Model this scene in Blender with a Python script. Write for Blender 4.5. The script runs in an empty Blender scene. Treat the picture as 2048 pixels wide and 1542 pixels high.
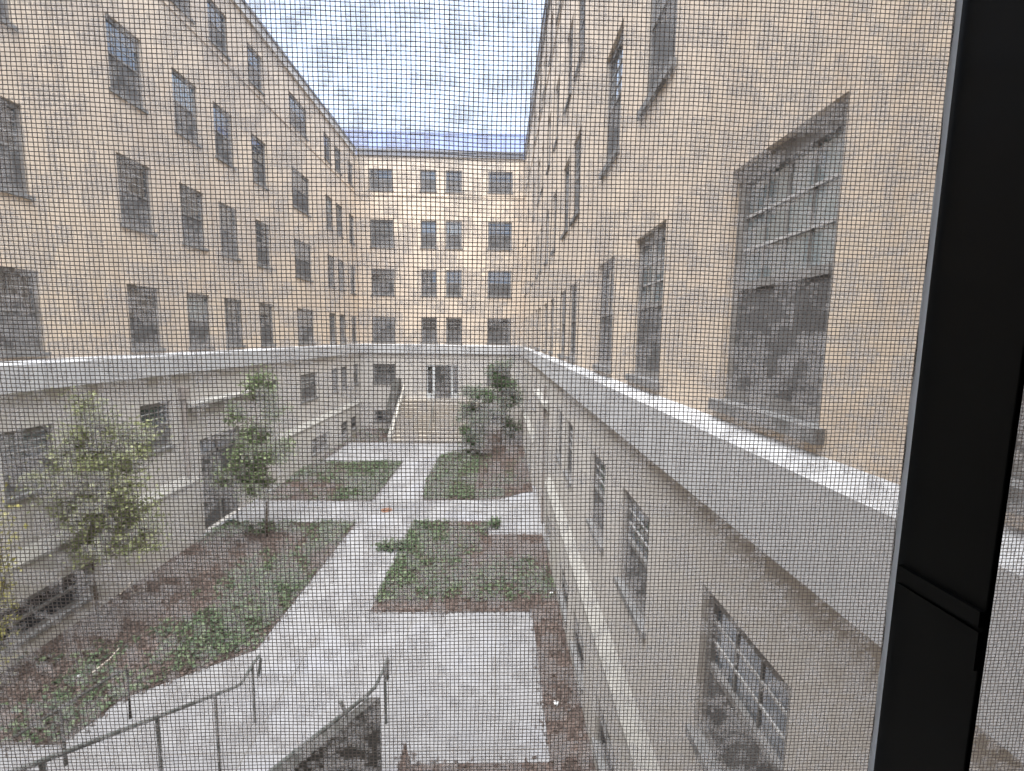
import bpy, math, random
import numpy as np
from mathutils import Matrix, Vector

rnd = random.Random(7)
rng = np.random.default_rng(11)
scene = bpy.context.scene
C = scene.collection

# ------------------------------------------------------------------ camera
GZ = 6.4                                   # the camera looks out 6.4 m above the court
cam_data = bpy.data.cameras.new("camera")
cam = bpy.data.objects.new("camera", cam_data); C.objects.link(cam)
cam_data.sensor_width = 36.0
cam_data.lens = 36.0 * 880.2 / 2048.0
cam_data.dof.use_dof = True; cam_data.dof.focus_distance = 0.16; cam_data.dof.aperture_fstop = 38
cam_data.clip_start = 0.01; cam_data.clip_end = 2000
PITCH, YAW, ROLL = 0.110301, 0.031881, -0.013882
cp, sp, cy, sy = math.cos(PITCH), math.sin(PITCH), math.cos(YAW), math.sin(YAW)
fwd = Vector((sy*cp, cy*cp, -sp)); right = Vector((cy, -sy, 0)); down = fwd.cross(right)
c_, s_ = math.cos(ROLL), math.sin(ROLL)
rr = c_*right + s_*down; dd = -s_*right + c_*down
cam.matrix_world = Matrix(((rr.x, -dd.x, -fwd.x, 0), (rr.y, -dd.y, -fwd.y, 0), (rr.z, -dd.z, -fwd.z, GZ), (0, 0, 0, 1)))
scene.camera = cam

# ------------------------------------------------------------------ sky, sun, exposure
SUN_EL, SUN_AZ = 74.0, 190.0
w = bpy.data.worlds.new("World"); scene.world = w; w.use_nodes = True
nt = w.node_tree; bg = nt.nodes["Background"]
sky = nt.nodes.new("ShaderNodeTexSky"); sky.sky_type = 'NISHITA'; sky.sun_disc = False
sky.sun_elevation = math.radians(SUN_EL); sky.sun_rotation = math.radians(SUN_AZ)
sky.dust_density = 2.0; sky.air_density = 1.0
tc = nt.nodes.new("ShaderNodeTexCoord")
cn = nt.nodes.new("ShaderNodeTexNoise"); cn.inputs["Scale"].default_value = 3.0; cn.inputs["Detail"].default_value = 6
cr = nt.nodes.new("ShaderNodeMapRange"); cr.inputs["From Min"].default_value = 0.3; cr.inputs["From Max"].default_value = 0.7
cr.inputs["To Min"].default_value = 0.78; cr.inputs["To Max"].default_value = 0.98
mx = nt.nodes.new("ShaderNodeMix"); mx.data_type = 'RGBA'
mx.inputs["B"].default_value = (6.0, 7.2, 9.2, 1)
nt.links.new(tc.outputs["Generated"], cn.inputs["Vector"])
nt.links.new(cn.outputs["Fac"], cr.inputs["Value"])
nt.links.new(cr.outputs["Result"], mx.inputs["Factor"])
nt.links.new(sky.outputs["Color"], mx.inputs["A"])
nt.links.new(mx.outputs["Result"], bg.inputs["Color"])
bg.inputs["Strength"].default_value = 0.08
sd = bpy.data.lights.new("sun", 'SUN'); sd.energy = 4.8; sd.angle = math.radians(70); sd.color = (1, 0.98, 0.95)
sun = bpy.data.objects.new("sun", sd); C.objects.link(sun)
el, az = math.radians(SUN_EL), math.radians(SUN_AZ)
sun_dir = Vector((math.sin(az)*math.cos(el), math.cos(az)*math.cos(el), math.sin(el)))
sun.rotation_euler = (-sun_dir).to_track_quat('-Z', 'Y').to_euler()
sun.location = (0, 0, 60)
scene.view_settings.view_transform = 'Standard'; scene.view_settings.look = 'None'
scene.view_settings.exposure = 1.48; scene.view_settings.gamma = 1.0
try: scene.view_settings.use_curve_mapping = False
except Exception: pass
scene.cycles.max_bounces = 8; scene.cycles.diffuse_bounces = 5

# ------------------------------------------------------------------ materials
class NT:
    def __init__(s, name):
        s.m = bpy.data.materials.new(name); s.m.use_nodes = True; s.t = s.m.node_tree
        s.b = s.t.nodes["Principled BSDF"]; s.out = s.t.nodes["Material Output"]
    def n(s, kind, **kw):
        nd = s.t.nodes.new("ShaderNode"+kind)
        for k, v in kw.items(): setattr(nd, k, v)
        return nd
    def l(s, a, b): s.t.links.new(a, b)
    def ramp(s, fac, stops):
        r = s.n("ValToRGB"); e = r.color_ramp.elements
        while len(e) < len(stops): e.new(0.5)
        for i, (p, c) in enumerate(stops):
            e[i].position = p; e[i].color = (*c, 1)
        s.l(fac, r.inputs[0]); return r.outputs[0]
    def noise(s, scale, detail=4, rough=0.55, vec=None):
        t = s.n("TexNoise"); t.inputs["Scale"].default_value = scale; t.inputs["Detail"].default_value = detail
        t.inputs["Roughness"].default_value = rough
        if vec is None: vec = s.n("NewGeometry").outputs["Position"]
        s.l(vec, t.inputs["Vector"]); return t.outputs["Fac"]
    def mix(s, f, a, b, blend='MIX'):
        m = s.n("Mix", data_type='RGBA', blend_type=blend)
        if isinstance(f, float): m.inputs["Factor"].default_value = f
        else: s.l(f, m.inputs["Factor"])
        for k, v in (("A", a), ("B", b)):
            if isinstance(v, tuple): m.inputs[k].default_value = (*v, 1)
            else: s.l(v, m.inputs[k])
        return m.outputs["Result"]
    def bump(s, h, strength=0.3, dist=0.01):
        b = s.n("Bump"); b.inputs["Strength"].default_value = strength; b.inputs["Distance"].default_value = dist
        s.l(h, b.inputs["Height"]); s.l(b.outputs["Normal"], s.b.inputs["Normal"])
    def fin(s, col=None, rough=0.8, spec=0.3, metal=0.0):
        if col is not None:
            if isinstance(col, tuple): s.b.inputs["Base Color"].default_value = (*col, 1)
            else: s.l(col, s.b.inputs["Base Color"])
        s.b.inputs["Roughness"].default_value = rough; s.b.inputs["Specular IOR Level"].default_value = spec
        s.b.inputs["Metallic"].default_value = metal
        return s.m

def mat_simple(name, col, rough=0.7, spec=0.3, metal=0.0, var=0.15, scale=3.0):
    m = NT(name)
    d = tuple(c*(1-var) for c in col); u = tuple(min(1, c*(1+var)) for c in col)
    return m.fin(m.ramp(m.noise(scale), [(0.3, d), (0.7, u)]), rough, spec, metal)

def brick_vec(m, axis):
    g = m.n("NewGeometry"); sx = m.n("SeparateXYZ"); m.l(g.outputs["Position"], sx.inputs[0])
    cb = m.n("CombineXYZ"); m.l(sx.outputs["Y" if axis == 0 else "X"], cb.inputs[0]); m.l(sx.outputs["Z"], cb.inputs[1])
    return cb.outputs[0], sx.outputs["Z"]

def mat_brick(name, axis):
    m = NT(name); v, z = brick_vec(m, axis)
    b = m.n("TexBrick"); m.l(v, b.inputs["Vector"])
    b.inputs["Scale"].default_value = 1.0; b.inputs["Brick Width"].default_value = 0.21; b.inputs["Row Height"].default_value = 0.072
    b.inputs["Mortar Size"].default_value = 0.008; b.inputs["Mortar Smooth"].default_value = 0.3; b.inputs["Bias"].default_value = -0.1
    b.inputs["Color1"].default_value = (0.64, 0.548, 0.452, 1); b.inputs["Color2"].default_value = (0.61, 0.518, 0.425, 1)
    b.inputs["Mortar"].default_value = (0.59, 0.515, 0.435, 1)
    st = m.ramp(m.noise(0.35, 5, 0.6), [(0.3, (0.86, 0.86, 0.88)), (0.7, (1.08, 1.06, 1.02))])
    st2 = m.ramp(m.noise(5.0, 4, 0.7), [(0.3, (0.92, 0.92, 0.92)), (0.7, (1.06, 1.06, 1.06))])
    col = m.mix(1.0, m.mix(1.0, b.outputs["Color"], st, 'MULTIPLY'), st2, 'MULTIPLY')
    mp = m.n("Mapping"); mp.inputs["Scale"].default_value = (1, 1, 0.07); m.l(m.n("NewGeometry").outputs["Position"], mp.inputs["Vector"])
    col = m.mix(1.0, col, m.ramp(m.noise(3.2, 5, 0.7, mp.outputs[0]), [(0.30, (0.86, 0.84, 0.82)), (0.5, (1, 1, 1)), (0.75, (1.05, 1.04, 1.02))]), 'MULTIPLY')
    inv = m.n("Math", operation='SUBTRACT'); inv.inputs[0].default_value = 1.0; m.l(b.outputs["Fac"], inv.inputs[1])
    m.bump(inv.outputs[0], 0.25, 0.004)
    return m.fin(col, 0.9, 0.2)

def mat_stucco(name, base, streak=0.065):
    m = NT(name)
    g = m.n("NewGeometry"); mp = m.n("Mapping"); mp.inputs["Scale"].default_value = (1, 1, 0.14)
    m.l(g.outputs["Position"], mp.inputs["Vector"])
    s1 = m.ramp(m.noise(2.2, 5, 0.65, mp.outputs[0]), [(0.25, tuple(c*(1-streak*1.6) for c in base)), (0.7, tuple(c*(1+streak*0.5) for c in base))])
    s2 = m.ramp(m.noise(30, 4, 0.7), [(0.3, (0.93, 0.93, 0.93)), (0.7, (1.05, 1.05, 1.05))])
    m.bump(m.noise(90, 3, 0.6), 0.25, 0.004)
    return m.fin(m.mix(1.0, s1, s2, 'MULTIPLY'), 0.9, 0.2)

def mat_stone(name, base, step):
    m = NT(name); g = m.n("NewGeometry"); sx = m.n("SeparateXYZ"); m.l(g.outputs["Position"], sx.inputs[0])
    ad = m.n("Math", operation='ADD'); m.l(sx.outputs["X"], ad.inputs[0]); m.l(sx.outputs["Y"], ad.inputs[1])
    pg = m.n("Math", operation='PINGPONG'); m.l(ad.outputs[0], pg.inputs[0]); pg.inputs[1].default_value = step/2
    lt = m.n("Math", operation='LESS_THAN'); m.l(pg.outputs[0], lt.inputs[0]); lt.inputs[1].default_value = 0.006
    mp = m.n("Mapping"); mp.inputs["Scale"].default_value = (1, 1, 0.2); m.l(g.outputs["Position"], mp.inputs["Vector"])
    c = m.ramp(m.noise(2.6, 6, 0.7, mp.outputs[0]), [(0.28, tuple(x*0.80 for x in base)), (0.55, base), (0.75, tuple(x*1.05 for x in base))])
    c = m.mix(1.0, c, m.ramp(m.noise(22, 4, 0.7), [(0.3, (0.93, 0.93, 0.93)), (0.7, (1.04, 1.04, 1.04))]), 'MULTIPLY')
    m.bump(m.noise(70, 3, 0.6), 0.25, 0.004)
    return m.fin(m.mix(lt.outputs[0], c, tuple(x*0.55 for x in base)), 0.9, 0.2)

def mat_leaf(name, c1, c2, c3):
    m = NT(name)
    g = m.n("NewGeometry")
    col = m.ramp(g.outputs["Random Per Island"], [(0.0, c1), (0.5, c2), (1.0, c3)])
    m.l(col, m.b.inputs["Base Color"])
    m.fin(None, 0.55, 0.35)
    tr = m.n("BsdfTranslucent"); m.l(col, tr.inputs["Color"])
    ms = m.n("MixShader"); ms.inputs[0].default_value = 0.35
    m.l(m.b.outputs[0], ms.inputs[1]); m.l(tr.outputs[0], ms.inputs[2]); m.l(ms.outputs[0], m.out.inputs[0])
    return m.m

def mat_concrete(name, base, jx, jy):
    m = NT(name); g = m.n("NewGeometry"); sx = m.n("SeparateXYZ"); m.l(g.outputs["Position"], sx.inputs[0])
    big = m.ramp(m.noise(0.45, 6, 0.62), [(0.28, (0.74, 0.735, 0.75)), (0.5, (0.98, 0.96, 0.93)), (0.72, (1.05, 1.06, 1.10))])
    mid = m.ramp(m.noise(4.0, 5, 0.7), [(0.3, (0.90, 0.90, 0.91)), (0.7, (1.05, 1.05, 1.05))])
    col = m.mix(1.0, m.mix(1.0, tuple(base), big, 'MULTIPLY'), mid, 'MULTIPLY')
    tot = None
    for ax, step in (("X", jx), ("Y", jy)):
        a = m.n("Math", operation='PINGPONG'); m.l(sx.outputs[ax], a.inputs[0]); a.inputs[1].default_value = step/2
        lt = m.n("Math", operation='LESS_THAN'); m.l(a.outputs[0], lt.inputs[0]); lt.inputs[1].default_value = 0.009
        if tot is None: tot = lt.outputs[0]
        else:
            x = m.n("Math", operation='MAXIMUM'); m.l(tot, x.inputs[0]); m.l(lt.outputs[0], x.inputs[1]); tot = x.outputs[0]
    col = m.mix(tot, col, (0.20, 0.19, 0.18))
    m.bump(m.noise(60, 3, 0.6), 0.2, 0.004)
    return m.fin(col, 0.85, 0.25)

def mat_mulch(name):
    m = NT(name)
    v = m.n("TexVoronoi"); v.inputs["Scale"].default_value = 22; m.l(m.n("NewGeometry").outputs["Position"], v.inputs["Vector"])
    c = m.ramp(v.outputs["Color"], [(0.1, (0.060, 0.047, 0.042)), (0.6, (0.115, 0.088, 0.078)), (0.95, (0.19, 0.152, 0.135))])
    d = m.ramp(m.noise(0.9, 4), [(0.3, (0.8, 0.8, 0.8)), (0.7, (1.15, 1.1, 1.08))])
    m.bump(v.outputs["Distance"], 0.8, 0.03)
    return m.fin(m.mix(1.0, c, d, 'MULTIPLY'), 0.95, 0.15)

M = {}
M['brick_x'] = mat_brick("buff_brick_side", 0); M['brick_y'] = mat_brick("buff_brick_end", 1)
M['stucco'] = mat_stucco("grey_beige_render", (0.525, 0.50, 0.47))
M['base'] = mat_stucco("basement_render", (0.53, 0.51, 0.48))
M['band'] = mat_stone("pale_stone_band", (0.49, 0.495, 0.505), 1.5)
M['ledge'] = mat_stone("cream_stone_ledge", (0.37, 0.36, 0.335), 1.2)
M['sill'] = mat_simple("grey_stone_sill", (0.20, 0.20, 0.20), 0.85, 0.2, 0, 0.25, 8)
M['frame'] = mat_simple("taupe_window_frame", (0.20, 0.195, 0.19), 0.6, 0.35, 0, 0.2, 6)
M['lit_muntin'] = mat_simple("sky_lit_glazing_bar", (0.42, 0.415, 0.41), 0.6, 0.35, 0, 0.15, 6)  # crossbars only: sky glint on them put into a paler colour
M['fascia'] = mat_simple("grey_metal_fascia", (0.22, 0.22, 0.235), 0.5, 0.4, 0.2, 0.12, 1.5)
M['coping'] = mat_simple("pale_metal_coping", (0.5, 0.5, 0.5), 0.5, 0.4, 0.1, 0.1, 2)
M['screen'] = mat_simple("dark_window_screen", (0.125, 0.125, 0.127), 0.9, 0.1, 0, 0.3, 3)
M['pit'] = mat_simple("unlit_basement_glass", (0.03, 0.032, 0.035), 0.6, 0.2, 0, 0.4, 2)
M['roof'] = mat_simple("flat_roof_gravel", (0.3, 0.3, 0.3), 0.95, 0.1, 0, 0.2, 2)
def glass(name, base):
    m = NT(name); m.bump(m.noise(0.8, 2), 0.03, 0.05)
    m.fin(m.ramp(m.noise(1.3, 3), [(0.35, tuple(c*0.6 for c in base)), (0.7, base)]), 0.04, 0.5)
    gl = m.n("BsdfGlossy"); gl.inputs["Roughness"].default_value = 0.03; gl.inputs["Color"].default_value = (0.86, 0.92, 1, 1)
    fr = m.n("LayerWeight"); fr.inputs["Blend"].default_value = 0.35
    mr = m.n("MapRange"); mr.inputs["To Min"].default_value = 0.10; mr.inputs["To Max"].default_value = 0.75; m.l(fr.outputs["Fresnel"], mr.inputs["Value"])
    ms = m.n("MixShader"); m.l(mr.outputs[0], ms.inputs[0]); m.l(m.b.outputs[0], ms.inputs[1]); m.l(gl.outputs[0], ms.inputs[2]); m.l(ms.outputs[0], m.out.inputs[0])
    return m.m
M['glass'] = glass("dark_window_glass", (0.03, 0.033, 0.036))
M['glass_blind'] = glass("window_glass_with_blind", (0.25, 0.29, 0.30))
M['glass_half'] = glass("window_glass_grey_room", (0.085, 0.10, 0.115))
M['penthouse'] = mat_simple("pale_blue_metal_cladding", (0.29, 0.34, 0.52), 0.6, 0.4, 0.0, 0.05, 0.4)
M['paving'] = mat_concrete("pale_concrete_paving", (0.295, 0.30, 0.315), 1.9, 1.55)
M['tread'] = mat_concrete("cream_concrete_steps", (0.46, 0.43, 0.385), 9.0, 90.0)
M['riser'] = mat_stucco("brown_stained_riser", (0.34, 0.305, 0.27), 0.12)
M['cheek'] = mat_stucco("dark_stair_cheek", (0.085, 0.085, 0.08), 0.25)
M['soil'] = mat_simple("bare_earth", (0.10, 0.08, 0.065), 0.95, 0.1, 0, 0.3, 2)
M['mulch'] = mat_mulch("red_brown_mulch")
M['chip'] = mat_leaf("mulch_chips", (0.065, 0.048, 0.04), (0.125, 0.095, 0.085), (0.22, 0.18, 0.16))
M['cover'] = mat_leaf("ground_cover_leaves", (0.075, 0.11, 0.07), (0.13, 0.185, 0.105), (0.22, 0.275, 0.16))
M['leaf_yellow'] = mat_leaf("yellow_green_leaves", (0.17, 0.195, 0.11), (0.28, 0.305, 0.165), (0.40, 0.42, 0.22))
M['leaf_green'] = mat_leaf("fresh_green_leaves", (0.125, 0.165, 0.095), (0.21, 0.265, 0.145), (0.32, 0.375, 0.20))
M['leaf_dark'] = mat_leaf("dark_green_leaves", (0.075, 0.115, 0.07), (0.13, 0.195, 0.105), (0.23, 0.30, 0.17))
M['leaf_gold'] = mat_leaf("golden_leaves", (0.20, 0.19, 0.06), (0.34, 0.32, 0.10), (0.48, 0.45, 0.17))
M['bark'] = mat_simple("grey_brown_bark", (0.13, 0.105, 0.085), 0.95, 0.1, 0, 0.3, 14)
M['rail'] = mat_simple("weathered_grey_green_paint", (0.115, 0.125, 0.12), 0.5, 0.4, 0, 0.3, 5)
M['rail_white'] = mat_simple("cream_paint", (0.62, 0.58, 0.50), 0.5, 0.4, 0, 0.08, 5)
M['rail_green'] = mat_simple("dark_green_paint", (0.03, 0.055, 0.055), 0.5, 0.4, 0, 0.2, 5)
M['door_white'] = mat_simple("white_door_frame", (0.52, 0.545, 0.56), 0.5, 0.4, 0, 0.05, 5)
M['door_dark'] = mat_simple("dark_door_leaf", (0.06, 0.062, 0.062), 0.35, 0.4, 0, 0.25, 3)
M['pipe'] = mat_simple("painted_downpipe", (0.33, 0.295, 0.275), 0.6, 0.3, 0, 0.12, 6)
M['rust'] = mat_simple("rusty_iron", (0.26, 0.115, 0.06), 0.8, 0.3, 0, 0.3, 12)
M['paper'] = mat_simple("white_paper", (0.8, 0.82, 0.84), 0.8, 0.2, 0, 0.05, 20)
M['twig'] = mat_simple("bleached_twig", (0.50, 0.44, 0.38), 0.9, 0.1, 0, 0.15, 20)
M['black'] = mat_simple("black_powder_coat", (0.003, 0.004, 0.004), 0.5, 0.2, 0, 0.3, 20)

def mat_fibre(name, c1, c2, trans, clear):
    m = NT(name)
    g = m.n("NewGeometry"); col = m.ramp(g.outputs["Random Per Island"], [(0, c1), (1, c2)])
    m.l(col, m.b.inputs["Base Color"]); m.fin(None, 0.9, 0.1)
    tr = m.n("BsdfTranslucent"); m.l(col, tr.inputs["Color"])
    ms = m.n("MixShader"); ms.inputs[0].default_value = trans
    m.l(m.b.outputs[0], ms.inputs[1]); m.l(tr.outputs[0], ms.inputs[2])
    if clear > 0:
        cl = m.n("BsdfTransparent"); m2 = m.n("MixShader")
        mr = m.n("MapRange"); mr.inputs["To Min"].default_value = clear-.03; mr.inputs["To Max"].default_value = clear+.04
        wn = m.n("TexWhiteNoise", noise_dimensions='1D'); m.l(g.outputs["Random Per Island"], wn.inputs["W"]); m.l(wn.outputs["Value"], mr.inputs["Value"]); m.l(mr.outputs[0], m2.inputs[0])
        m.l(ms.outputs[0], m2.inputs[1]); m.l(cl.outputs[0], m2.inputs[2]); m.l(m2.outputs[0], m.out.inputs[0])
    else: m.l(ms.outputs[0], m.out.inputs[0])
    return m.m
M['wire'] = mat_fibre("grey_fibreglass_wire", (0.27, 0.24, 0.225), (0.33, 0.30, 0.28), 0.75, 0.0)
M['spline'] = mat_fibre("grey_screen_spline", (0.66, 0.70, 0.74), (0.66, 0.70, 0.74), 0.75, 0.0)
M['room'] = mat_simple("interior_paint", (0.22, 0.21, 0.20), 0.9, 0.2, 0, 0.05, 1)
M['dust'] = mat_fibre("grey_lint", (0.84, 0.83, 0.83), (0.94, 0.93, 0.93), 0.85, 0.805)

# ------------------------------------------------------------------ mesh helpers
class MB:
    def __init__(s): s.v = []; s.f = []; s.mi = []; s.cur = 0
    def quad(s, a, b, c, d):
        n = len(s.v); s.v += [tuple(a), tuple(b), tuple(c), tuple(d)]; s.f.append((n, n+1, n+2, n+3)); s.mi.append(s.cur)
    def poly(s, pts):
        n = len(s.v); s.v += [tuple(p) for p in pts]; s.f.append(tuple(range(n, n+len(pts)))); s.mi.append(s.cur)
    def box(s, x0, x1, y0, y1, z0, z1, skip=""):
        p = [(x0,y0,z0),(x1,y0,z0),(x1,y1,z0),(x0,y1,z0),(x0,y0,z1),(x1,y0,z1),(x1,y1,z1),(x0,y1,z1)]
        F = {'b': (0,3,2,1), 't': (4,5,6,7), 'f': (0,1,5,4), 'k': (3,7,6,2), 'l': (0,4,7,3), 'r': (1,2,6,5)}
        n = len(s.v); s.v += p
        for k, q in F.items():
            if k not in skip: s.f.append(tuple(n+i for i in q)); s.mi.append(s.cur)
    def tube(s, pts, r, sides=8, r1=None, cap=True):
        pts = [Vector(p) for p in pts]; n = len(pts); base = len(s.v)
        r1 = r if r1 is None else r1
        for i, p in enumerate(pts):
            t = (pts[min(i+1, n-1)] - pts[max(i-1, 0)]).normalized()
            u = t.cross(Vector((0, 0, 1)))
            if u.length < 1e-3: u = t.cross(Vector((1, 0, 0)))
            u.normalize(); v = t.cross(u); rad = r + (r1-r)*i/max(1, n-1)
            for k in range(sides):
                a = 2*math.pi*k/sides; s.v.append(tuple(p + u*math.cos(a)*rad + v*math.sin(a)*rad))
        for i in range(n-1):
            for k in range(sides):
                a = base+i*sides+k; b = base+i*sides+(k+1) % sides
                s.f.append((a, b, b+sides, a+sides)); s.mi.append(s.cur)
        if cap:
            s.f.append(tuple(base+k for k in reversed(range(sides)))); s.mi.append(s.cur)
            s.f.append(tuple(base+(n-1)*sides+k for k in range(sides))); s.mi.append(s.cur)
    def prism(s, prof, path0, path1):
        """profile points given as 3D offsets, swept between two points"""
        a = [tuple(Vector(path0)+Vector(p)) for p in prof]; b = [tuple(Vector(path1)+Vector(p)) for p in prof]
        n = len(prof)
        for i in range(n): s.quad(a[i], a[(i+1) % n], b[(i+1) % n], b[i])
        s.poly(a[::-1]); s.poly(b)
    def mesh(s, name, mats):
        me = bpy.data.meshes.new(name); me.from_pydata(s.v, [], s.f)
        if not isinstance(mats, (list, tuple)): mats = [mats]
        for m in mats: me.materials.append(m)
        if len(mats) > 1: me.polygons.foreach_set("material_index", s.mi)
        me.update(); return me
    def build(s, name, mats, parent=None, loc=None, smooth=False):
        me = s.mesh(name, mats)
        if smooth: me.polygons.foreach_set("use_smooth", [True]*len(me.polygons))
        return link(name, me, parent, loc)

def link(name, me, parent=None, loc=None):
    o = bpy.data.objects.new(name, me); C.objects.link(o)
    if parent is not None: o.parent = parent
    if loc is not None: o.location = loc
    return o
def tag(o, label=None, cat=None, group=None, kind=None):
    if label: o['label'] = label
    if cat: o['category'] = cat
    if group: o['group'] = group
    if kind: o['kind'] = kind
    return o
def empty(name, loc=(0, 0, 0), label=None, cat=None, group=None):
    o = bpy.data.objects.new(name, None); o.empty_display_size = 0.2; C.objects.link(o); o.location = loc
    return tag(o, label, cat, group)
def fast_quads(name, V, mat, parent=None):
    """V: (n,4,3) array of quads -> one mesh object"""
    n = len(V); me = bpy.data.meshes.new(name)
    me.vertices.add(n*4); me.vertices.foreach_set("co", np.ascontiguousarray(V, dtype=np.float32).ravel())
    me.loops.add(n*4); me.loops.foreach_set("vertex_index", np.arange(n*4, dtype=np.int32))
    me.polygons.add(n); me.polygons.foreach_set("loop_start", np.arange(0, n*4, 4, dtype=np.int32))
    me.polygons.foreach_set("loop_total", np.full(n, 4, dtype=np.int32))
    me.materials.append(mat); me.update(calc_edges=True); me.validate()
    return link(name, me, parent)
def value_noise(px, py, scale, seed, octaves=3):
    r = np.random.default_rng(seed); out = 0; amp = 1; tot = 0
    for o in range(octaves):
        g = r.random((256, 256)); x = px/scale*(2**o)+37.1*o+100; y = py/scale*(2**o)+11.7*o+100
        xi = np.floor(x).astype(int); yi = np.floor(y).astype(int); fx = x-xi; fy = y-yi
        fx = fx*fx*(3-2*fx); fy = fy*fy*(3-2*fy); G = lambda a, b: g[a % 256, b % 256]
        out = out + amp*((G(xi, yi)*(1-fx)+G(xi+1, yi)*fx)*(1-fy)+(G(xi, yi+1)*(1-fx)+G(xi+1, yi+1)*fx)*fy)
        tot += amp; amp *= 0.55
    return out/tot

# ------------------------------------------------------------------ the court's floor
Z = lambda z: z + GZ                        # heights measured from the camera
g = MB(); g.box(-60, 60, -40, 90, -0.6, -0.02); tag(g.build("ground", M['soil']), kind='structure')
g = MB(); g.box(-9.34, 1.65, 0.32, 29.99, -0.019, 0.0); tag(g.build("pavement", M['paving']), kind='structure')

def bed(poly, label, h=0.02):
    m = MB(); top = [(x, y, h) for x, y in poly]; bot = [(x, y, 0.001) for x, y in poly]; n = len(poly)
    m.poly(top)
    for i in range(n): m.quad(bot[i], bot[(i+1) % n], top[(i+1) % n], top[i])
    o = m.build("mulch_bed", M['mulch'])
    tag(o, label, "mulch bed", "mulch beds in the court", "stuff"); return o
def inside(px, py, poly):
    c = np.zeros(px.shape, bool); n = len(poly); j = n-1
    for i in range(n):
        xi, yi = poly[i]; xj, yj = poly[j]
        with np.errstate(divide='ignore', invalid='ignore'):
            c ^= ((yi > py) != (yj > py)) & (px < (xj-xi)*(py-yi)/(yj-yi+1e-12)+xi)
        j = i
    return c
def leaf_quads(P, size, up=0.6, aspect=0.6, seed=0):
    """little random leaves at points P (n,3)"""
    r = np.random.default_rng(seed); n = len(P)
    nrm = r.normal(size=(n, 3)); nrm[:, 2] = np.abs(nrm[:, 2])+up; nrm /= np.linalg.norm(nrm, axis=1)[:, None]
    a = r.normal(size=(n, 3)); u = np.cross(nrm, a); u /= np.linalg.norm(u, axis=1)[:, None]; v = np.cross(nrm, u)
    sz = size*(0.6+0.8*r.random(n))[:, None]
    return np.stack([P-u*sz, P-v*sz*aspect, P+u*sz, P+v*sz*aspect], axis=1)
def scatter(poly, n, seed):
    xs = [p[0] for p in poly]; ys = [p[1] for p in poly]; r = np.random.default_rng(seed)
    px = r.uniform(min(xs), max(xs), n); py = r.uniform(min(ys), max(ys), n)
    k = inside(px, py, poly); return px[k], py[k]
def chips(poly, n, seed, parent):
    px, py = scatter(poly, n, seed)
    ex, ey = [], []; r = np.random.default_rng(seed+3)      # some chips spill over the edge onto the paving
    for (xa, ya), (xb, yb) in zip(poly, poly[1:]+poly[:1]):
        L = math.hypot(xb-xa, yb-ya); k = int(L*22); t = r.random(k)
        ex.append(xa+(xb-xa)*t+np.abs(r.normal(0, .07, k))*np.sign(r.random(k)-.4)); ey.append(ya+(yb-ya)*t+r.normal(0, .07, k))
    ex = np.concatenate(ex); ey = np.concatenate(ey); k = (ex > LX+.03) & (ex < RX-.03) & (ey < 29.9); px = np.concatenate([px, ex[k]]); py = np.concatenate([py, ey[k]])
    P = np.stack([px, py, np.full(len(px), 0.035)], 1); P[-int(k.sum()):, 2] = .026
    o = fast_quads("mulch_chips", leaf_quads(P, 0.045, 1.5, 0.35, seed), M['chip'], parent); o['kind'] = 'stuff'
def cover(poly, dens, n0, seed, label, size=0.045):
    px, py = scatter(poly, int(n0*1.4), seed)
    d = .92*dens(px, py)+0.9*(value_noise(px, py, 0.7, seed+5)-0.5)
    k = np.random.default_rng(seed+1).random(len(px)) < np.clip(d, 0, 1); px, py = px[k], py[k]
    hz = 0.03+0.22*value_noise(px, py, 0.35, seed+9)*np.random.default_rng(seed+2).random(len(px))
    o = fast_quads("ground_cover", leaf_quads(np.stack([px, py, hz], 1), size, 0.7, 0.6, seed), M['cover'])
    tag(o, label, "ground cover", "ground cover in the beds", "stuff")

LX, RX = -9.19, 1.51                       # faces of the projecting basement walls
left_near = [(LX, 6.41), (-7.66, 6.40), (-6.74, 6.39), (-6.60, 6.83), (-6.54, 7.24), (-5.63, 7.92), (-4.86, 8.45), (-4.80, 14.6), (LX, 14.6)]
right_near = [(-2.92, 9.66), (0.85, 9.66), (0.85, 5.97), (RX, 5.97), (RX, 13.67), (-0.28, 13.67), (-0.32, 14.7), (-2.86, 14.7)]
front = [(-1.38, 3.2), (RX, 3.2), (RX, 5.95), (-1.26, 5.97), (-1.40, 6.34), (-1.42, 5.8)]
left_far = [(LX, 16.66), (-4.80, 16.56), (-4.81, 21.9), (-8.85, 21.8), (-8.80, 26.0), (-6.56, 26.05), (-6.56, 29.97), (LX, 29.97)]
right_far = [(-2.90, 16.67), (0.12, 16.85), (1.16, 17.6), (RX, 17.7), (RX, 29.97), (-1.05, 29.97), (-1.05, 25.0), (-2.45, 23.9), (-3.05, 23.1), (-3.15, 19.0)]
for poly, n, lab in ((left_near, 9000, "largest brown mulch bed along the left wall before the side door, green along its path edge"),
                     (right_near, 5000, "brown mulch bed right of the path in the middle of the court, continued by a narrow strip along the right wall"),
                     (front, 1500, "small brown mulch bed at the bottom edge beside the near steps"),
                     (left_far, 5000, "far left mulch bed reaching to the wall beside the far steps"),
                     (right_far, 5000, "far right mulch bed under the two dark green trees")):
    b = bed(poly, lab); chips(poly, n, hash(n) % 1000+len(lab), b)
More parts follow.
